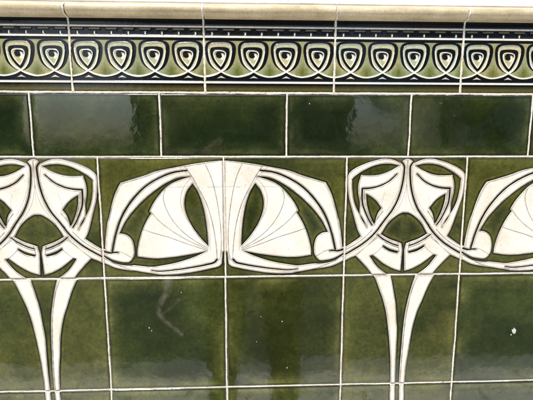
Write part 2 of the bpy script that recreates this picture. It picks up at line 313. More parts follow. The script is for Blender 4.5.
def field(pos, neg, strokes, lines, w=154.5, h=154.5, n=300, flip=False, both=False):
    xs = np.linspace(GAP, w - GAP, n + 1); zs = np.linspace(-h + GAP, -GAP, n + 1)
    gx, gz = np.meshgrid(xs, zs)
    def var(items, f):
        out = []
        for it in items:
            if flip: out.append(f(it, True))
            else:
                out.append(f(it, False))
                if both: out.append(f(it, True))
        return out
    M_ = lambda p, fl: mirror(p) if fl else p
    D = np.full(gx.shape, -FAR)
    for p in var(pos, lambda it, fl: M_(it, fl)): D = np.maximum(D, sd_poly(gx, gz, p))
    for p in var(neg, lambda it, fl: M_(it, fl)): D = np.minimum(D, -sd_poly(gx, gz, p))
    for p in var(strokes, lambda it, fl: (M_(it[0], fl), it[1], it[2])): D = np.minimum(D, sd_stroke(gx, gz, *p))
    G = np.zeros(gx.shape)
    for p, s in var(lines, lambda it, fl: (M_(it[0], fl), it[1])):
        dd = sd_stroke(gx, gz, p); G = np.maximum(G, min(1.3 * s, 1.6) * np.exp(-(dd / .45) ** 2))
    return gx, gz, D, G

def label_components(mask):
    lab = np.zeros(mask.shape, int); cur = 0; H, W = mask.shape
    idx = np.argwhere(mask)
    for (i, j) in idx:
        if lab[i, j]: continue
        cur += 1; lab[i, j] = cur; st = [(i, j)]
        while st:
            y, x = st.pop()
            for dy in (-1, 0, 1):
                for dx in (-1, 0, 1):
                    a, b = y + dy, x + dx
                    if 0 <= a < H and 0 <= b < W and mask[a, b] and not lab[a, b]:
                        lab[a, b] = cur; st.append((a, b))
    return lab, cur

def relief_height(D, G):
    """mm in front of the tile face: raised outline, shallow dip, flat fill"""
    h = np.interp(D, [0, .25, .55, .8, 1.25, 1.9, 4], [-.25, .55, .95, 1.0, .62, .82, .85])
    return h - .45 * np.clip(G, 0, 1)

def relief_meshes(name, gx, gz, D, G, edge):
    """one mesh for every connected piece of the relief, clipped at the outline"""
    De = D.copy()
    lab, n = label_components(De > 0)
    h = relief_height(De, G)
    # pull down towards the joint
    h = h - np.where(edge < 1.2, (1 - edge / 1.2) ** 2 * 1.1, 0)
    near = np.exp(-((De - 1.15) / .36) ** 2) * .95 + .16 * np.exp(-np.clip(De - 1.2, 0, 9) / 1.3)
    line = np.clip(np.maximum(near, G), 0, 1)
    foot = np.clip(1 - De / .32, 0, 1)
    H, W = De.shape; out = {}
    pieces = {}
    for k in range(1, n + 1):
        if (lab == k).sum() > 60: pieces[k] = dict(v=[], f=[], at=[], ft=[], key={})
    posm = De > 0
    cell = posm[:-1, :-1].astype(int) + posm[1:, :-1] + posm[:-1, 1:] + posm[1:, 1:]
    for i, j in np.argwhere(cell > 0):
        corners = [(i, j), (i, j + 1), (i + 1, j + 1), (i + 1, j)]
        k = max(lab[c] for c in corners)
        if k not in pieces: continue
        pc = pieces[k]; poly = []
        for q in range(4):
            a, b = corners[q], corners[(q + 1) % 4]
            if posm[a]:
                if a not in pc['key']:
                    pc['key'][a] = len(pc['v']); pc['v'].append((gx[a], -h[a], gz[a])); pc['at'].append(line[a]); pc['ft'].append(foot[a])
                poly.append(pc['key'][a])
            if posm[a] != posm[b]:
                e = (min(a, b), max(a, b))
                if e not in pc['key']:
                    t = De[e[0]] / (De[e[0]] - De[e[1]]); t = min(max(t, .04), .96)
                    x = gx[e[0]] + t * (gx[e[1]] - gx[e[0]]); z = gz[e[0]] + t * (gz[e[1]] - gz[e[0]])
                    pc['key'][e] = len(pc['v']); pc['v'].append((x, .3, z)); pc['at'].append(0); pc['ft'].append(1)
                poly.append(pc['key'][e])
        if len(poly) > 2: pc['f'].append(poly)
    res = []
    for k, pc in pieces.items():
        v = np.array(pc['v']); c = v.mean(0)
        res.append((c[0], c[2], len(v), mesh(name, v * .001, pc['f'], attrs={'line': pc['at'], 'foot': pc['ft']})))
    return res

def body_mesh(name, w, h, xs=None, zs=None, D=None, thick=9.0, seed=0):
    """glazed tile: slightly cushioned face with rounded edges and real thickness"""
    if xs is None:
        e = [0, .2, .45, .8, 1.2, 1.8, 2.6, 4, 6, 9, 13, 18]
        def ax(L):
            L0 = L - 2 * GAP; a = [q for q in e if q < L0 / 2 - 3]
            m = np.linspace(a[-1], L0 - a[-1], 22)[1:-1]
            return GAP + np.array(a + list(m) + [L0 - q for q in reversed(a)])
        xs = ax(w); zs = -h + ax(h)
    gx, gz = np.meshgrid(xs, zs); H, W = gx.shape
    edge = np.minimum(np.minimum(gx - GAP, w - GAP - gx), np.minimum(gz + h - GAP, -GAP - gz))
    y = np.where(edge < 1.3, (1 - edge / 1.3) ** 2 * .9, 0)
    y += .10 * np.exp(-edge / 3.0)
    pool = np.zeros(gx.shape); midv = np.zeros(gx.shape)
    keep = np.ones((H - 1, W - 1), bool)
    if D is not None:
        g = -D
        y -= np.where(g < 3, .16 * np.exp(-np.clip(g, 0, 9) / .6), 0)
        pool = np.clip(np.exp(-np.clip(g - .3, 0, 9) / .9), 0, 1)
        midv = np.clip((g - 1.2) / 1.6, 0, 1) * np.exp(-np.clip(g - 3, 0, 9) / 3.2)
        ins = D > 1.1
        keep = ~(ins[:-1, :-1] & ins[1:, :-1] & ins[:-1, 1:] & ins[1:, 1:])
    idx = np.arange(H * W).reshape(H, W)
    verts = np.stack([gx.ravel(), y.ravel(), gz.ravel()], 1)
    a, b, c, d = idx[:-1, :-1][keep], idx[:-1, 1:][keep], idx[1:, 1:][keep], idx[1:, :-1][keep]
    faces = np.stack([a, b, c, d], 1).tolist()
    ring = list(idx[0, :]) + list(idx[1:, -1]) + list(idx[-1, -2::-1]) + list(idx[-2:0:-1, 0])
    n0 = len(verts); rv = verts[ring].copy(); rv[:, 1] = thick; verts = np.vstack([verts, rv]); m = len(ring)
    for i in range(m):
        j = (i + 1) % m; faces.append([ring[j], ring[i], n0 + i, n0 + j])
    faces.append([n0 + i for i in range(m)][::-1])
    ea = np.concatenate([np.clip(edge.ravel(), 0, 24), np.zeros(m)])
    return mesh(name, verts * .001, faces, attrs={'edge': ea, 'pool': np.concatenate([pool.ravel(), np.ones(m)]), 'mid': np.concatenate([midv.ravel(), np.zeros(m)])})

def relief_kit(name, pos, neg, strokes, lines, **kw):
    gx, gz, D, G = field(pos, neg, strokes, lines, **kw)
    edge = np.minimum(np.minimum(gx - GAP, 154.5 - GAP - gx), np.minimum(gz + 154.5 - GAP, -GAP - gz))
    De = np.minimum(D, edge + .35)
    body = body_mesh(name + '_body', 154.5, 154.5, gx[0], gz[:, 0], D)
    return body, relief_meshes(name, gx, gz, De, G, edge)

KIT = {}
KIT['mask'] = relief_kit('flower_relief', D['mask_pos'], D['mask_neg'], D['mask_strokes'], D['mask_lines'], both=True)
KIT['fanR'] = relief_kit('fan_relief', D['fan_pos'], D['fan_neg'], D['fan_strokes'], D['fan_lines'])
KIT['fanL'] = relief_kit('fan_relief', D['fan_pos'], D['fan_neg'], D['fan_strokes'], D['fan_lines'], flip=True)
KIT['stemA'] = relief_kit('stem_relief', D['stemA_pos'], [], [], D['stem_lines'])
KIT['stemB'] = relief_kit('stem_relief', D['stemB_pos'], [], [], [])
PLAIN = body_mesh('plain_tile', 154.5, 154.5)
HALF = body_mesh('half_tile', 154.5, 76.6)

def piece_name(kind, cx, cz):
    if kind == 'mask': return 'central_stem' if abs(cx - 77) < 12 else 'petal'
    if kind.startswith('fan'): return 'fan_relief'
    return 'stem'
def jit(s): return random.uniform(-s, s)
def relief_tile(kind, k, row, name, label, cat, group):
    root = empty(name, (k * T, 0, H0 + row * T), label=label, cat=cat, group=group)
    body, pieces = KIT[kind]
    link('glazed_body', body, GREEN, root)
    for cx, cz, n, me in pieces:
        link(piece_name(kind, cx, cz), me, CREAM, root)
    return root
def plain_tile(k, row, label, name='plain_tile', me=None, group='plain green square tiles'):
    o = link(name, me or PLAIN, DEEP if me else GREEN, None, (k * T, 0, H0 + row * T))
    o.rotation_euler = (jit(.0012), 0, jit(.0012))
    return tag(o, label, 'tile', group)

# ------------------------------------------------------------------ chips
def chip(parent, x, z, s, y=-.12, name='chip', sd=0, squash=1.0):
    """knocked-off flake showing the pale biscuit; x, z in tile millimetres"""
    r = random.Random(sd); n = 14; v = [(0, -.10, 0)]; f = []
    for ring, (q, dy) in enumerate(((.55, -.16), (1., .10))):
        for i in range(n):
            a = 2 * math.pi * i / n; rr = s * q * (1 + r.uniform(-.38, .38))
            v.append((math.cos(a) * rr, dy * (1 + r.uniform(-.4, .4)), math.sin(a) * rr * squash))
    for i in range(n):
        j = (i + 1) % n
        f.append((0, 1 + j, 1 + i)); f.append((1 + i, 1 + j, 1 + n + j, 1 + n + i))
    me = mesh(name, np.array(v) * .001, f, smooth=False)
    return link(name, me, BISQUE, parent, (x * .001, y * .001, z * .001))

# ------------------------------------------------------------------ tile courses
RL = {
 -3: ('fanR', 'fan relief tile just beyond the left edge of the view, fan opening right'),
 -2: ('mask', 'two petal relief tile in cream on green, the one nearer the left edge'),
 -1: ('fanL', 'green tile with cream fan spreading left, just right of the leftmost petal tile'),
  0: ('fanR', 'green tile whose cream fan spreads right, the only fan facing that way'),
  1: ('mask', 'complete two petal relief tile standing between two fan tiles, right of centre'),
  2: ('fanL', 'cropped green tile at the right edge with a raised cream fan spreading left'),
}
for k, (kind, lb) in RL.items():
    if k == -3: continue
    relief_tile(kind, k, 0, 'petal_relief_tile' if kind == 'mask' else 'fan_relief_tile', lb, 'tile', 'relief tiles of the patterned course')
A = {}
relief_tile('stemA', -2, -1, 'stem_relief_tile', 'green tile with two cream tapering stems, nearer the left edge', 'tile', 'relief tiles with tapering stems')
relief_tile('stemA', 1, -1, 'stem_relief_tile', 'green tile with two cream tapering stems, right of centre under the complete petal tile', 'tile', 'relief tiles with tapering stems')
relief_tile('stemB', -2, -2, 'stem_foot_tile', 'bottom course green tile with thin cream stem ends, near the left edge', 'tile', 'bottom course tiles with stem ends')
relief_tile('stemB', 1, -2, 'stem_foot_tile', 'bottom course green tile with thin cream stem ends, right of centre', 'tile', 'bottom course tiles with stem ends')
A[-1] = plain_tile(-1, -1, 'plain square green tile between the left stem tile and the pitted dark tile')
A[0] = plain_tile(0, -1, 'plain square dark green tile under the right spreading fan, with small white pits')
A[2] = plain_tile(2, -1, 'plain square green tile cropped at the right edge, with a white chip')
plain_tile(-1, -2, 'sliver of plain green tile in the bottom course, right of the left stem ends', 'bottom_tile', None, 'plain tiles of the bottom course')
plain_tile(0, -2, 'sliver of plain green tile in the bottom course, left of the right hand stem ends', 'bottom_tile', None, 'plain tiles of the bottom course')
plain_tile(2, -2, 'sliver of plain green tile in the bottom right corner of the wall', 'bottom_tile', None, 'plain tiles of the bottom course')
HL = {-3: 'half height tile showing only its right end at the left edge of the photo',
      -2: 'half height green tile mirroring pale sky, second in its course from the left edge',
      -1: 'half height olive green tile, third from the left edge in its course',
      0: 'half height dark green tile above the joint between right spreading fan and complete petals',
      1: 'last fully shown half height green tile before the right edge',
      2: 'narrow end of a half height tile cropped by the right edge of the photo'}
B = {}
for k, lb in HL.items():
    B[k] = plain_tile(k + .505, .4955, lb, 'half_height_tile', HALF, 'half height tiles under the scroll border')

# the same courses carried on a little way past both edges of the photograph
ORD = {1: 'first', 2: 'second', 3: 'third'}
def past(k, lo, hi):
    return (ORD[lo - k] + ' past the left edge of the photo') if k < lo else (ORD[k - hi] + ' past the right edge of the photo')
for k in (-4, -3, 3, 4):
    kind = ('fanR', 'mask', 'fanL')[k % 3]; w_ = past(k, -2, 2)
    relief_tile(kind, k, 0, 'petal_relief_tile' if kind == 'mask' else 'fan_relief_tile', ('petal' if kind == 'mask' else 'fan') + ' relief tile of the patterned course, ' + w_, 'tile', 'relief tiles of the patterned course')
    if kind == 'mask':
        relief_tile('stemA', k, -1, 'stem_relief_tile', 'tapering stem tile below the patterned course, ' + w_, 'tile', 'relief tiles with tapering stems')
        relief_tile('stemB', k, -2, 'stem_foot_tile', 'stem end tile of the bottom course, ' + w_, 'tile', 'bottom course tiles with stem ends')
    else:
        plain_tile(k, -1, 'plain green tile below the patterned course, ' + w_)
        plain_tile(k, -2, 'plain green tile of the bottom course, ' + w_, 'bottom_tile', None, 'plain tiles of the bottom course')
for k in (-5, -4, 3, 4):
    plain_tile(k + .505, .4955, 'half height tile under the scroll border, ' + past(k, -3, 2), 'half_height_tile', HALF, 'half height tiles under the scroll border')

# chips and pits
chip(A[2], 81, -81, 2.6, sd=3, squash=1.5, name='glaze_chip'); chip(A[2], 77.5, -86.5, 1.0, sd=9, name='glaze_chip')
for (x, z, s) in ((74, -62, .7), (46, -55, .55), (40, -90, .6), (81, -128, .55)):
    chip(A[0], x, z, s, sd=int(x), squash=1.0 if z > -100 else 2.0, name='glaze_pit')
for (x, z, s) in ((54, -68, .8), (57, -72, .6), (97, -20, .5)):
    chip(A[-1], x, z, s, sd=int(x), squash=1.3, name='glaze_pit')
chip(B[0], 28, -12, .6, sd=4, name='glaze_pit')

# thin see-through pale branching mark below the joint, on the plain tile left of centre
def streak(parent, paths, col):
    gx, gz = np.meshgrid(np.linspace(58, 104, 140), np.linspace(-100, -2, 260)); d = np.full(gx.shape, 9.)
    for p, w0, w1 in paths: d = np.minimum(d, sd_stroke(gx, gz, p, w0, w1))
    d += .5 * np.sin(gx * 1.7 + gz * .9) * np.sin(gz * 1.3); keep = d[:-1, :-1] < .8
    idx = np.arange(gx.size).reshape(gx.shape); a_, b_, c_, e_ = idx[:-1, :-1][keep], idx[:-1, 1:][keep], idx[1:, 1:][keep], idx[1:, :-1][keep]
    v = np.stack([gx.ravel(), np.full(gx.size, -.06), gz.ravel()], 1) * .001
    me = mesh('pale_streak', v, np.stack([a_, b_, c_, e_], 1).tolist(), attrs={'cover': np.clip(-d.ravel() / 4.5 + .12, 0, 1)})
    m, nt, nodes, links, bs = newmat('pale_film'); bs.inputs['Base Color'].default_value = (*col, 1); bs.inputs['Roughness'].default_value = .5
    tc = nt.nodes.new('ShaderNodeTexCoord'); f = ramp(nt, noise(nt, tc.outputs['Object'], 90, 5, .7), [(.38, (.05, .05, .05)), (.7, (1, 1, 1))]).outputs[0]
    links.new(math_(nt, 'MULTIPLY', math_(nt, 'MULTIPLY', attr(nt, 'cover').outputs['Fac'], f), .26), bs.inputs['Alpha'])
    o = link('pale_streak', me, m, parent); return o
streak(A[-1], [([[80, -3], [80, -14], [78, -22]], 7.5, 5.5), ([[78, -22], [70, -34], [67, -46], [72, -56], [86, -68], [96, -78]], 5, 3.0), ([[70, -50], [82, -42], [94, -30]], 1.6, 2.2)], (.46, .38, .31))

# ------------------------------------------------------------------ moulded dado tiles with the scroll frieze
DP = 1.018 * 154.5        # pitch, mm
UN = DP / 4               # four scrolls to a tile
def frieze_field(xs, zs):
    """colour and height of the flat decorated part, millimetres; z measured up from the relief course line"""
    gx, gz = np.meshgrid(xs, zs)
    col = np.zeros(gx.shape + (3,)); hgt = np.zeros(gx.shape)
    PALE = np.array([.29, .285, .145]); OL = np.array([.10, .115, .014]); BLK = np.array([.005, .0055, .0065]); WH = np.array([.84, .81, .70])
    GRN = np.array([.030, .027, .006])
    k = 154.5 / 130 / 7.13                      # crop pixel to mm
    def C(x, y, c=0):
        X = (x - 147) * k; Z = (.911 - ((y / 7.13 + 34) - 38) / 134) * 154.5
        return [X, Z] + ([1] if c else [])
    u = (gx % UN) - UN / 2                      # scroll centred in its cell
    def near(p):                                # repeat shape over three neighbouring cells through wrapping
        return p
    dbl = lambda f: np.maximum(np.maximum(f(u), f(u - UN)), f(u + UN))
    def poly(pts):
        o = outline(pts)
        def f(ux):
            # distance on a rectilinear but wrapped grid: evaluate directly
            X = ux; Z = gz; d2 = np.full(X.shape, 1e9); ins = np.zeros(X.shape, bool)
            for (ax, az), (bx, bz) in zip(o, np.roll(o, -1, 0)):
                ex, ez = bx - ax, bz - az; L = ex * ex + ez * ez
                if L < 1e-12: continue
                t = np.clip(((X - ax) * ex + (Z - az) * ez) / L, 0, 1)
                d2 = np.minimum(d2, (X - ax - t * ex) ** 2 + (Z - az - t * ez) ** 2)
                if az != bz: ins ^= ((az > Z) != (bz > Z)) & (X < (bx - ax) * (Z - az) / (bz - az) + ax)
            return np.where(ins, np.sqrt(d2), -np.sqrt(d2))
        return f(u)
    def stroke(pts, w0, w1=None): return -sd_stroke(u, gz, pts, w0, w1 if w1 is not None else w0, 4)
    def lay(d, c, dh=0, soft=.30):
        a = np.clip(d / soft + .5, 0, 1)
        col[:] = col * (1 - a[..., None]) + np.asarray(c) * a[..., None]
        return a
    col[:] = PALE
    # olive pooled at the foot of each gap between scrolls
    gap = np.abs(np.abs(u) - UN / 2)
    zr = gz / 154.5
    hh_ = np.clip((.755 - zr) / .10, 0, 1); ol = np.clip(1 - gap / (1.5 + 8.5 * hh_), 0, 1) ** .7 * np.clip(hh_ * 1.3, 0, 1) * .95
    col[:] = col * (1 - ol[..., None]) + OL * ol[..., None]
    # wedge of dark glaze under the hanging arcs
    arcpts = [C(147 - 126, 299), C(60, 295), C(110, 281), C(147, 260, 1), C(185, 281), C(235, 296), C(147 + 126, 299)]
    arc = crspline(arcpts[:4]) + crspline(arcpts[3:])[1:]
    az = np.interp(u.ravel(), [q[0] for q in arc], [q[1] for q in arc]).reshape(u.shape)
    lay(az - gz, BLK)
    # black loop, pale inside, black heart, pale heart, black comma
    lay(poly([C(147, 268, 1), C(96, 242), C(58, 203), C(40, 150), C(34, 100), C(40, 62), C(62, 40), C(100, 33), C(147, 31), C(200, 34), C(234, 44), C(253, 68), C(256, 110), C(248, 160), C(232, 205), C(200, 244)]), BLK)
    lp = [C(147, 262, 1), C(107, 236), C(77, 198), C(63, 145), C(58, 98), C(63, 72), C(80, 57), C(110, 52), C(147, 50), C(185, 51), C(210, 58), C(224, 78), C(225, 110), C(218, 158), C(202, 208), C(176, 243)]
    dl = poly(lp); lay(dl, np.array([.46, .445, .29]))
    hp = [C(147, 250, 1), C(116, 219), C(88, 178), C(74, 138), C(71, 104), C(78, 87), C(106, 80), C(147, 78), C(184, 81), C(205, 90), C(211, 110), C(205, 152), C(188, 194), C(166, 232)]
    lay(poly(hp), BLK)
    ip = [C(146, 222, 1), C(122, 193), C(105, 165), C(97, 138), C(98, 120), C(108, 110), C(130, 107), C(160, 110), C(178, 120), C(182, 140), C(175, 168), C(160, 200)]
    di = poly(ip); lay(di, np.array([.42, .405, .24]))
    dk = np.maximum(stroke([C(131, 142), C(138, 143)], 3.1), stroke([C(122, 132), C(130, 120), C(150, 117), C(170, 123), C(176, 136)], 2.0, .5))
    lay(dk, BLK * 1.5)
    lay(stroke([C(158, 136), C(164, 150), C(156, 166)], .9, 1.5), WH * .9)
    # small white wedge below each crossing
    lay(poly([C(118, 309, 1), C(147, 291, 1), C(178, 309, 1), C(147, 305)]), WH * .7)
    # white raised lines
    wl = np.maximum.reduce([stroke(arcpts[:4], .78), stroke(arcpts[3:], .78),
                            stroke([C(147, 262), C(107, 236), C(77, 198), C(63, 145), C(58, 98)], .78, .40),
                            stroke([C(147, 262), C(176, 243), C(202, 208), C(218, 158), C(226, 110)], .78, .40),
                            .5 - np.abs(di), .14 - np.abs(dl)])
    a = lay(wl, WH, soft=.35); hgt += .55 * np.exp(-np.clip(-wl, 0, 9) / .35)
    black_outer = None
    # horizontal bands
    def band(z0, z1, c, soft=.3):
        d = np.minimum(gz - z0, z1 - gz); return lay(d, c, soft=soft), d
    z = lambda q: q * 154.5
    band(z(.575), z(.600), BLK); b, d = band(z(.578), z(.592), WH); hgt += .7 * np.exp(-np.clip(-d, 0, 9) / .4)
    band(z(.500), z(.577), GRN); band(z(.562), z(.577), BLK)
    v_ = np.clip(1 - np.abs(gz - z(.532)) / 3.4, 0, 1)[..., None] * .75
    col[:] = np.where((gz < z(.562))[..., None], col * (1 - v_) + np.array([.115, .10, .040]) * v_, col)
    band(z(.904), z(.925), BLK); b, d = band(z(.9245), z(.937), WH); hgt += .7 * np.exp(-np.clip(-d, 0, 9) / .4)
    band(z(.937), z(1.2), BLK)
    b, d = band(z(.990), z(1.0005), WH * .8); hgt += .7 * np.exp(-np.clip(-d, 0, 9) / .4)
    # dentil band: dashes over ticks, eight of each to a tile
    w = (gx % (UN / 2)) - UN / 4
    dash = np.minimum(z(.0035) - np.abs(gz - z(.976)), 6.2 - np.abs(w)); lay(dash, PALE * .5, soft=.4)
    tick = np.minimum(z(.0085) - np.abs(gz - z(.950)), .75 - np.abs(w)); lay(tick, WH * .9, soft=.4)
    hgt += .4 * np.exp(-np.clip(-np.maximum(dash, tick), 0, 9) / .4)
    up = np.minimum(gz - z(.939), z(.968) - gz); g_ = np.clip(up / .4 + .5, 0, 1) * np.clip(1 - np.clip(tick, -1, 0) * 0, 0, 1)
    return gx, gz, col, hgt

def dado_mesh():
    xs = np.linspace(GAP, DP - GAP, 470); z0, z1 = .512 * 154.5, 1.048 * 154.5
    zs = np.concatenate([[z0, z0 + .3, z0 + .7], np.linspace(z0 + 1.2, z1, 255)])
    gx, gz, col, hgt = frieze_field(xs, zs)
    H, W = gx.shape
    edge = np.minimum(gx - GAP, DP - GAP - gx); eb = gz - z0
    e = np.minimum(edge, eb); y = np.where(e < 1.2, (1 - e / 1.2) ** 2 * .9, 0) - hgt
    # scoop that runs out towards the roll
    y -= np.clip((gz - 1.006 * 154.5) / (.054 * 154.5), 0, 1) ** 2.5 * 2.6
    idx = np.arange(H * W).reshape(H, W)
    gw = np.interp(gz / 154.5, [.500, .51, .585, .69, .905, .931, 1.0, 1.06], [.494, .504, .5775, .681, .889, .917, .995, 1.06]) * 154.5
    v = np.stack([gx.ravel(), y.ravel(), gw.ravel()], 1)
    f = np.stack([idx[:-1, :-1].ravel(), idx[:-1, 1:].ravel(), idx[1:, 1:].ravel(), idx[1:, :-1].ravel()], 1).tolist()
    ring = list(idx[::-1, 0]) + list(idx[0, 1:]) + list(idx[1:, -1])
    n0 = len(v); rv = v[ring].copy(); rv[:, 1] = 9; v = np.vstack([v, rv])
    for i in range(len(ring) - 1): f.append([ring[i + 1], ring[i], n0 + i, n0 + i + 1])
    c = np.vstack([col.reshape(-1, 3), np.tile([.3, .25, .18], (len(ring), 1))])
    return mesh('scroll_frieze', v * .001, f, colors=c)
ROLL = []          # profile (y, z) mm of the roll, from its underside up and over
RZ0, RZ1, RD = 1.042 * 154.5, 1.146 * 154.5, 12.0
def roll_profile():
    rc = (RZ0 + RZ1) / 2 + .6; rh = (RZ1 - RZ0) / 2
    pr = [(-.5, RZ0 - .3)]
    for i in range(19):
        a = -math.pi / 2 + math.pi * i / 18
        pr.append((-1.5 - (RD - 1.5) * math.cos(a) ** .9 if abs(math.cos(a)) > 1e-6 else -1.5, rc + rh * math.sin(a)))
    pr += [(2.0, RZ1 + .8), (9, RZ1 + .8)]
    return pr
def roll_mesh():
    pr = roll_profile(); xs = [GAP, GAP + .25, GAP + .7, GAP + 1.4] + list(np.linspace(GAP + 2.5, DP - GAP - 2.5, 30)) + [DP - GAP - 1.4, DP - GAP - .7, DP - GAP - .25, DP - GAP]
    v = []; f = []; n = len(pr); rc = (RZ0 + RZ1) / 2
    for x in xs:
        e = min(x - GAP, DP - GAP - x); s = (1 - e / 1.4) ** 2 * .9 if e < 1.4 else 0
        w = .25 * math.sin(x * .045)
        for (y, z) in pr:
            q = 1 - s / 9
            v.append((x, (y + w * (y < -3)) * q + s * .3, rc + (z - rc) * q))
    for i in range(len(xs) - 1):
        for j in range(n - 1):
            a = i * n + j; f.append((a, a + n, a + n + 1, a + 1))
    f.append(list(range(n))); f.append(list(range((len(xs) - 1) * n, len(xs) * n))[::-1])
    return mesh('roll', np.array(v) * .001, f)
FR = dado_mesh(); RM = roll_mesh()
DL = {-1: 'moulded border tile cropped by the left edge, two scrolls visible under its cream roll',
      0: 'moulded scroll border tile second from the left, between the leftmost two roll joints',
      1: 'moulded scroll border tile in the middle, with a white chip on its buff roll',
      2: 'moulded scroll border tile second from the right edge, under the buff roll',
      3: 'moulded scroll border tile cropped by the right edge of the photo'}
TILT = 0.0
DX0 = -1.155
dados = {}
for k in (-3, -2, 4): DL[k] = 'moulded scroll border tile, ' + past(k, -1, 3)
for k, lb in DL.items():
    x = DX0 + k * 1.018
    root = empty('dado_tile', (x * T, 0, H0 + TILT * (x - .2) * T), label=lb, cat='border tile', group='moulded scroll border tiles')
    root.rotation_euler = (0, -TILT, 0)
    link('scroll_frieze', FR, FRIEZE, root); link('roll_moulding', RM, BUFF, root); dados[k] = root
chip(dados[1], 110, 1.120 * 154.5, 2.2, y=-11.5, sd=5, name='roll_chip')
chip(dados[-1], 118, 1.075 * 154.5, .7, y=-8.5, sd=6, name='roll_chip')

# ------------------------------------------------------------------ the wall: bed, grout, render above
wall = empty('wall', (0, 0, 0), label='street wall with cream grout joints and a white top above the buff roll', cat='wall')
def box(name, x0, x1, y0, y1, z0, z1, mat, parent=None, bev=0):
    bm = bmesh.new(); bmesh.ops.create_cube(bm, size=1)
    for v in bm.verts: v.co = Vector(((x0 + x1) / 2 + v.co.x * (x1 - x0), (y0 + y1) / 2 + v.co.y * (y1 - y0), (z0 + z1) / 2 + v.co.z * (z1 - z0)))
    if bev: bmesh.ops.bevel(bm, geom=bm.edges[:], offset=bev, segments=2, affect='EDGES', profile=.5)
    me = bpy.data.meshes.new(name); bm.to_mesh(me); bm.free()
    return link(name, me, mat, parent)
XL, XR = -3.3 * T, 5.0 * T
ztop = H0 + 1.156 * T
box('mortar_bed', -4.3 * T, 5.3 * T, .0085, .20, 0.0, ztop, MORTAR, wall)
def render_mesh():
    nx, nz = 160, 60; v = []; f = []
    z0 = ztop + .0006; z1 = z0 + .35
    for j in range(nz + 1):
        for i in range(nx + 1):
            x = -.66 + 1.48 * i / nx; t = j / nz; z = z0 + (z1 - z0) * t ** 1.6
            y = -.0005 + .0012 * math.sin(x * 23 + 2) * math.sin(z * 40) + random.uniform(-.0003, .0003) + (.004 if j == 0 else 0)
            v.append((x, y, z + TILT * (x - .03)))
    for j in range(nz):
        for i in range(nx):
            a = j * (nx + 1) + i; f.append((a, a + 1, a + nx + 2, a + nx + 1))
    return mesh('white_render', v, f)
link('white_render', render_mesh(), RENDER, wall)

def ribbon(path_fn, s0, s1, direction, w, name, seed, step=.8, proud=.0, wvar=.35):
    """grout laid along a joint; path_fn(s) -> list of (x, y, z) cross-section centres; direction 'h' or 'v' (mm)"""
    r = np.random.default_rng(seed); n = max(4, int((s1 - s0) / step)); S = np.linspace(s0, s1, n + 1)
    def sm(a, sc):
        k = max(1, int(sc / step)); ker = np.hanning(2 * k + 3); ker /= ker.sum()
        q = np.convolve(r.normal(0, 1, len(S) + 2 * len(ker)), ker, 'same')[len(ker):len(ker) + len(S)]
        return a * q / (q.std() + 1e-6)
    wl = w + sm(wvar * .55, 6) + sm(wvar * .5, 1.6); wr = w + sm(wvar * .55, 6) + sm(wvar * .5, 1.6)
    off = sm(.18, 30); hh = sm(.05, 3) + sm(.03, 1)
    v = []; f = []
    prof = [(-1, .42), (-.75, .17), (-.35, .03), (0, 0), (.35, .03), (.75, .17), (1, .42)]
    for i, s in enumerate(S):
        (x, y, z), nrm = path_fn(s)
        for q, dy in prof:
            ww = wl[i] if q < 0 else wr[i]; o = q * ww + off[i]; yy = dy + hh[i] - proud
            if direction == 'h': v.append((x, y + yy, z + o))
            else: v.append((x + o, y + yy * nrm[0], z + yy * nrm[1]))
    m = len(prof)
    for i in range(n):
        for j in range(m - 1):
            a = i * m + j
            f.append((a, a + m, a + m + 1, a + 1) if direction == 'v' else (a, a + 1, a + m + 1, a + m))
    return v, f
GV = []; GF = []
def add_rib(vf, xf=None):
    v, f = vf; n = len(GV)
    GV.extend([xf(p) for p in v] if xf else v); GF.extend([tuple(n + q for q in t) for t in f])
x0m, x1m = -4.2 * 154.5, 5.2 * 154.5
flat = (1, 0)
for i, (zr, w) in enumerate(((.5005, 1.6), (0, 1.2), (-1, 1.2), (-2, 1.15))):
    zz = zr * 154.5
    tl = TILT if i == 0 else 0
    add_rib(ribbon(lambda s: ((s, .28, zz + tl * (s - 31) * .5), flat), x0m, x1m, 'h', w, 'g', 11 + i, wvar=.22 if i == 0 else .15, proud=.03 if i == 0 else -.04))
for k in range(-4, 6):
    for r_ in (0, -1, -2):
        add_rib(ribbon(lambda s: ((k * 154.5, .30, s), flat), (r_ - 1) * 154.5, r_ * 154.5, 'v', 1.1, 'g', 100 + k * 7 + r_, wvar=.15))
for k in range(-4, 6):
    add_rib(ribbon(lambda s: (((k + .505) * 154.5 - 154.5, .31, s), flat), 0, .499 * 154.5, 'v', 1.1, 'g', 300 + k, wvar=.15))
# joints of the border follow the moulding
pr = roll_profile()[1:-1]
path = [((0.15), .506 * 154.5), (.15, 1.012 * 154.5), (-.6, 1.042 * 154.5)] + [(y + .35, z) for y, z in pr]
pl = [0]
for a_, b_ in zip(path, path[1:]): pl.append(pl[-1] + math.hypot(b_[0] - a_[0], b_[1] - a_[1]))
def dpath(xm):
    def fn(s):
        for i in range(len(path) - 1):
            if s <= pl[i + 1] or i == len(path) - 2:
                t = (s - pl[i]) / max(pl[i + 1] - pl[i], 1e-6); t = min(t, 1); break
        (ya, za), (yb, zb) = path[i], path[i + 1]
        y = ya + (yb - ya) * t; z = za + (zb - za) * t
        L = math.hypot(yb - ya, zb - za); ny, nz = (zb - za) / L, -(yb - ya) / L
        return (xm, y, z), (ny, nz)
    return fn
for k in range(-3, 6):
    xr = DX0 + k * 1.018
    def xf(p, xr=xr):
        x = p[0]; z = p[2]
        return (x - TILT * (z), p[1], z + TILT * (xr - .2) * 154.5)
    add_rib(ribbon(dpath(xr * 154.5), 0, pl[-1], 'v', 1.35, 'g', 500 + k, proud=.15, wvar=.3, step=.6), xf)
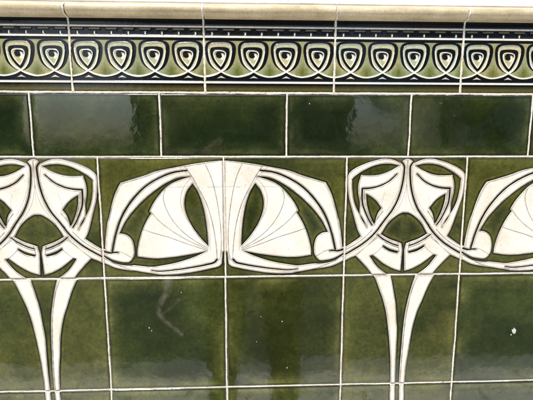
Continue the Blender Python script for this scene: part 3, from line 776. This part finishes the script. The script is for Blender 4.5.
gm = mesh('grout', np.array(GV) * .001, GF)
go = link('grout', gm, GROUT, wall, (0, 0, H0))

# ------------------------------------------------------------------ the street the glaze mirrors
def sheet(name, x0, x1, y0, y1, z, mat):
    me = mesh(name, [(x0, y0, z), (x1, y0, z), (x1, y1, z), (x0, y1, z)], [(0, 1, 2, 3)], smooth=False)
    return tag(link(name, me, mat), kind='structure')
ASPH = plain('asphalt', (.055, .055, .053), .9, .3, 8, .003, 300)
GRASS = plain('verge', (.05, .07, .02), .95, .3, 3, .01, 60)
def paving_mat():
    m, nt, nodes, links, bs = newmat('paving')
    tc = nt.nodes.new('ShaderNodeTexCoord')
    b = nt.nodes.new('ShaderNodeTexBrick'); b.inputs['Scale'].default_value = 1.0
    b.inputs['Brick Width'].default_value = .6; b.inputs['Row Height'].default_value = .45; b.inputs['Mortar Size'].default_value = .008
    b.inputs['Color1'].default_value = (.70, .67, .58, 1); b.inputs['Color2'].default_value = (.74, .71, .63, 1); b.inputs['Mortar'].default_value = (.12, .11, .09, 1)
    links.new(tc.outputs['Object'], b.inputs['Vector']); links.new(b.outputs['Color'], bs.inputs['Base Color']); bs.inputs['Roughness'].default_value = .9
    return m
sheet('ground', -400, 400, -400, 400, -.16, GRASS)
pv = box('pavement', -30, 30, -1.50, .0, -.14, 0, paving_mat()); tag(pv, kind='structure')
kb = box('kerb', -30, 30, -1.65, -1.505, -.15, -.004, plain('kerb_stone', (.32, .31, .29), .9, .2, 10)); tag(kb, kind='structure')
sheet('road', -60, 60, -8.4, -1.65, -.13, ASPH)

BR = plain('brick_far', (.20, .09, .06), .9, .25, 5); PALEW = plain('pale_wall', (.55, .52, .45), .9, .12, 3)
SLATE = plain('slate', (.07, .075, .085), .7, .2, 9); DARKGL = plain('window_glass', (.03, .035, .04), .1, .1, 3)
def house(x0, x1, y, h, mat, label):
    r = empty('house', ((x0 + x1) / 2, y, 0), label=label, cat='house', group='houses across the street')
    w = x1 - x0; d = 8
    box('wall', -w / 2, w / 2, -d, 0, -.15, h, mat, r)
    me = mesh('roof', [(-w / 2 - .3, .4, h), (w / 2 + .3, .4, h), (w / 2 + .3, -d - .4, h), (-w / 2 - .3, -d - .4, h), (-w / 2 - .3, -d / 2, h + 2.2), (w / 2 + .3, -d / 2, h + 2.2)],
              [(0, 1, 5, 4), (2, 3, 4, 5), (1, 2, 5), (3, 0, 4), (3, 2, 1, 0)], smooth=False)
    link('roof', me, SLATE, r)
    for fl in range(int(h // 2.7)):
        for i in range(int(w // 2.6)):
            cx = -w / 2 + 1.5 + i * 2.6; fr = box('window', cx - .5, cx + .5, .003, .06, 1 + fl * 2.7, 2.3 + fl * 2.7, PALEW, r)
            box('pane', cx - .42, cx + .42, .062, .07, 1.08 + fl * 2.7, 2.22 + fl * 2.7, DARKGL, fr)
house(-24, -13, -15, 5.6, BR, 'brick house across the street, behind the photographer to the left')
house(-4.6, 4, -15, 5.6, BR, 'brick house across the street, straight behind the photographer')
house(9, 22, -16, 5.6, PALEW, 'pale house across the street, behind the photographer to the right')
def leaves(name, n, size, fn, mat, parent, seed):
    r = np.random.default_rng(seed); v = []; f = []
    for i in range(n):
        c = fn(r); a = r.normal(0, 1, 3); a /= np.linalg.norm(a); b = np.cross(a, r.normal(0, 1, 3)); b /= np.linalg.norm(b) + 1e-6
        s = size * r.uniform(.6, 1.3); k = len(v)
        v += [tuple(c - a * s), tuple(c + b * s * .5), tuple(c + a * s), tuple(c - b * s * .5)]; f.append((k, k + 1, k + 2, k + 3))
    return link(name, mesh(name, v, f, smooth=False), mat, parent)
LEAF = plain('leaf', (.045, .07, .02), .6, .4, 2)
hd = empty('hedge', (0, -9.2, 0), label='clipped green hedge along the far pavement, behind the photographer', cat='hedge')
box('stems', -26, 26, -.25, .25, -.15, 1.1, plain('twigs', (.03, .03, .015), .95, .3, 5), hd)
leaves('foliage', 16000, .07, lambda r: np.array([r.uniform(-26, 26), r.uniform(-.42, .42), r.uniform(-.1, 1.45) + .12 * math.sin(r.uniform(0, 6))]), LEAF, hd, 3)
def tree(x, y, h, rad, label, seed):
    t = empty('tree', (x, y, -.15), label=label, cat='tree', group='street trees behind the photographer')
    v = []; f = []
    for j in range(8):
        q = j / 7; rr = .2 * (1 - .6 * q)
        for i in range(8): v.append((math.cos(i * math.pi / 4) * rr + .1 * math.sin(q * 5), math.sin(i * math.pi / 4) * rr, q * h * .7))
    for j in range(7):
        for i in range(8): f.append((j * 8 + i, j * 8 + (i + 1) % 8, j * 8 + 8 + (i + 1) % 8, j * 8 + 8 + i))
    link('trunk', mesh('trunk', v, f), plain('bark', (.08, .06, .04), .9, .3, 9), t)
    rc = np.random.default_rng(seed); cl = [(rc.normal(0, rad * .45, 3) * [1, 1, .7] + [0, 0, h * .72]) for _ in range(16)]
    leaves('crown', 5000, .16, lambda r: np.array(cl[r.integers(16)]) + r.normal(0, rad * .22, 3), LEAF, t, seed)
tree(-8.9, -11, 7, 2.3, 'leafy street tree behind the photographer on the left', 5)
tree(6.2, -12, 6, 2.0, 'leafy street tree behind the photographer on the right', 8)

# the photographer, who stands mirrored in the glaze
def skin(name, pts, edges, radii, mat, parent, root=0, sub=2):
    me = bpy.data.meshes.new(name); me.from_pydata(pts, edges, []); o = link(name, me, mat, parent)
    o.modifiers.new('s', 'SKIN'); sk = me.skin_vertices[0].data
    for i, r_ in enumerate(radii):
        sk[i].radius = r_ if isinstance(r_, tuple) else (r_, r_); sk[i].use_root = (i == root)
    sb = o.modifiers.new('u', 'SUBSURF'); sb.levels = sub; sb.render_levels = sub
    for p in me.polygons: p.use_smooth = True
    return o
CX = .232823525; CY = 3.12041045; CZ = .0797126716
cam_loc = Vector((CX * T, -CY * T, H0 + CZ * T))
per = empty('person', (cam_loc.x, cam_loc.y - .36, 0), label='person in dark coat and trousers holding up a phone, mirrored in the tiles', cat='person')
JACK = plain('dark_coat', (.13, .08, .055), .9, .2, 20); SKN = plain('skin', (.42, .25, .17), .55, .1, 20); HAIR = plain('hair', (.04, .025, .015), .6, .3, 90); PHN = plain('phone_shell', (.02, .02, .022), .3, .1, 9)
b = [(0, 0, .93), (0, 0, 1.10), (0, .01, 1.28), (0, 0, 1.42), (0, 0, 1.50), (0, .02, 1.58), (0, .02, 1.68),
     (.10, 0, .88), (.11, .02, .50), (.12, 0, .10), (.12, .14, .04), (-.10, 0, .88), (-.11, .02, .50), (-.12, 0, .10), (-.12, .14, .04),
     (.18, 0, 1.42), (.27, .05, 1.20), (.13, .24, 1.215), (-.18, 0, 1.42), (-.27, .05, 1.20), (-.13, .24, 1.215)]
be = [(0, 1), (1, 2), (2, 3), (3, 4), (4, 5), (5, 6), (0, 7), (7, 8), (8, 9), (9, 10), (0, 11), (11, 12), (12, 13), (13, 14), (3, 15), (15, 16), (16, 17), (3, 18), (18, 19), (19, 20)]
br = [(.16, .11), (.15, .10), (.17, .115), (.13, .09), .055, .085, .075, .095, .065, .045, .04, .095, .065, .045, .04, .062, .048, .03, .062, .048, .03]
skin('body', b, be, br, JACK, per)
def hand(sx):
    w = Vector((sx * .125, .26, 1.22)); pts = [tuple(w), tuple(w + Vector((-sx * .02, .035, .01))), tuple(w + Vector((-sx * .035, .06, .012)))]
    ed = [(0, 1), (1, 2)]; rd = [(.026, .018), (.038, .014), (.036, .012)]
    for q in range(4):
        o = Vector((0, 0, .028 - q * .018)); L = (1, 1.12, 1.05, .85)[q]; base = len(pts)
        pts += [tuple(w + Vector((-sx * .038, .062, .01)) + o), tuple(w + Vector((-sx * (.038 + .02 * L), .082, .01)) + o), tuple(w + Vector((-sx * (.038 + .045 * L), .078, .01)) + o * .9)]
        ed += [(2, base), (base, base + 1), (base + 1, base + 2)]; rd += [.0095, .009, .0075]
    base = len(pts); pts += [tuple(w + Vector((-sx * .03, .03, .035))), tuple(w + Vector((-sx * .055, .045, .045)))]
    ed += [(1, base), (base, base + 1)]; rd += [.012, .009]
    skin('hand', pts, ed, rd, SKN, per, 0, 1)
hand(1); hand(-1)
hm = bmesh.new(); bmesh.ops.create_uvsphere(hm, u_segments=24, v_segments=16, radius=1)
for v in hm.verts:
    x, y, z = v.co; v.co = Vector((x * .078 * (1 - .18 * max(0, -z)), y * .098 + .02, z * .118 + 1.66))
    if y > .75: v.co.y += .022 * math.exp(-((z + .12) / .22) ** 2 - (x / .16) ** 2)
    if y > .5: v.co.y -= .010 * math.exp(-((z - .12) / .12) ** 2) * math.exp(-((abs(x) - .36) / .16) ** 2)
me = bpy.data.meshes.new('face'); hm.to_mesh(me); hm.free(); me.polygons.foreach_set('use_smooth', [True] * len(me.polygons)); link('face', me, SKN, per)
hm = bmesh.new(); bmesh.ops.create_uvsphere(hm, u_segments=24, v_segments=16, radius=1)
bmesh.ops.delete(hm, geom=[v for v in hm.verts if v.co.z < -.35 or (v.co.y > .45 and v.co.z < .35)], context='VERTS')
for v in hm.verts: v.co = Vector((v.co.x * .088, v.co.y * .108 + .012, v.co.z * .128 + 1.668))
me = bpy.data.meshes.new('hair'); hm.to_mesh(me); hm.free(); link('hair', me, HAIR, per)
ph = box('phone', -.074, .074, -.009, -.001, -.036, .036, PHN, None, .003)
ph.location = (cam_loc.x, cam_loc.y - .008, cam_loc.z); ph.rotation_euler = (-.137, 0, -.036)
tag(ph, 'black phone held sideways by the person photographing the wall', 'phone')

# ------------------------------------------------------------------ camera
rx, rz = .137152258, .0358232824
cd = bpy.data.cameras.new('camera'); cam = bpy.data.objects.new('camera', cd); COL.objects.link(cam); scene.camera = cam
cd.sensor_width = 36; cd.lens = 36 * 385.1304 / 533; cd.clip_start = .01; cd.clip_end = 1500
fw = Vector((math.cos(rx) * math.sin(rz), math.cos(rx) * math.cos(rz), -math.sin(rx)))
up = Vector((math.sin(rx) * math.sin(rz), math.sin(rx) * math.cos(rz), math.cos(rx)))
rt = Vector((math.cos(rz), -math.sin(rz), 0))
M4 = Matrix(((rt.x, up.x, -fw.x, cam_loc.x), (rt.y, up.y, -fw.y, cam_loc.y), (rt.z, up.z, -fw.z, cam_loc.z), (0, 0, 0, 1)))
cam.matrix_world = M4

# ------------------------------------------------------------------ light
SUN_EL, SUN_AZ = 60, -28     # sun over the street, to the left of the viewer's back
w = bpy.data.worlds.new('World'); scene.world = w; w.use_nodes = True
nt = w.node_tree; sky = nt.nodes.new('ShaderNodeTexSky'); sky.sky_type = 'NISHITA'; sky.sun_disc = False
sky.sun_elevation = R(SUN_EL); sky.dust_density = 3.0; sky.ozone_density = 1.5
bg = nt.nodes['Background']; bg.inputs['Strength'].default_value = .15
nt.links.new(sky.outputs[0], bg.inputs[0])
# direction towards the sun
az = R(SUN_AZ); sd_ = Vector((math.sin(az) * math.cos(R(SUN_EL)), -math.cos(az) * math.cos(R(SUN_EL)), math.sin(R(SUN_EL))))
sky.sun_rotation = math.atan2(sd_.x, sd_.y)
sl = bpy.data.lights.new('sun', 'SUN'); sl.energy = 2.2; sl.angle = R(8); sl.color = (1, .975, .94)
so = bpy.data.objects.new('sun', sl); COL.objects.link(so); so.rotation_euler = sd_.to_track_quat('Z', 'Y').to_euler()

scene.render.engine = 'CYCLES'
scene.view_settings.view_transform = 'Standard'; scene.view_settings.look = 'None'
scene.view_settings.exposure = .92; scene.view_settings.gamma = 1; scene.view_settings.use_curve_mapping = False
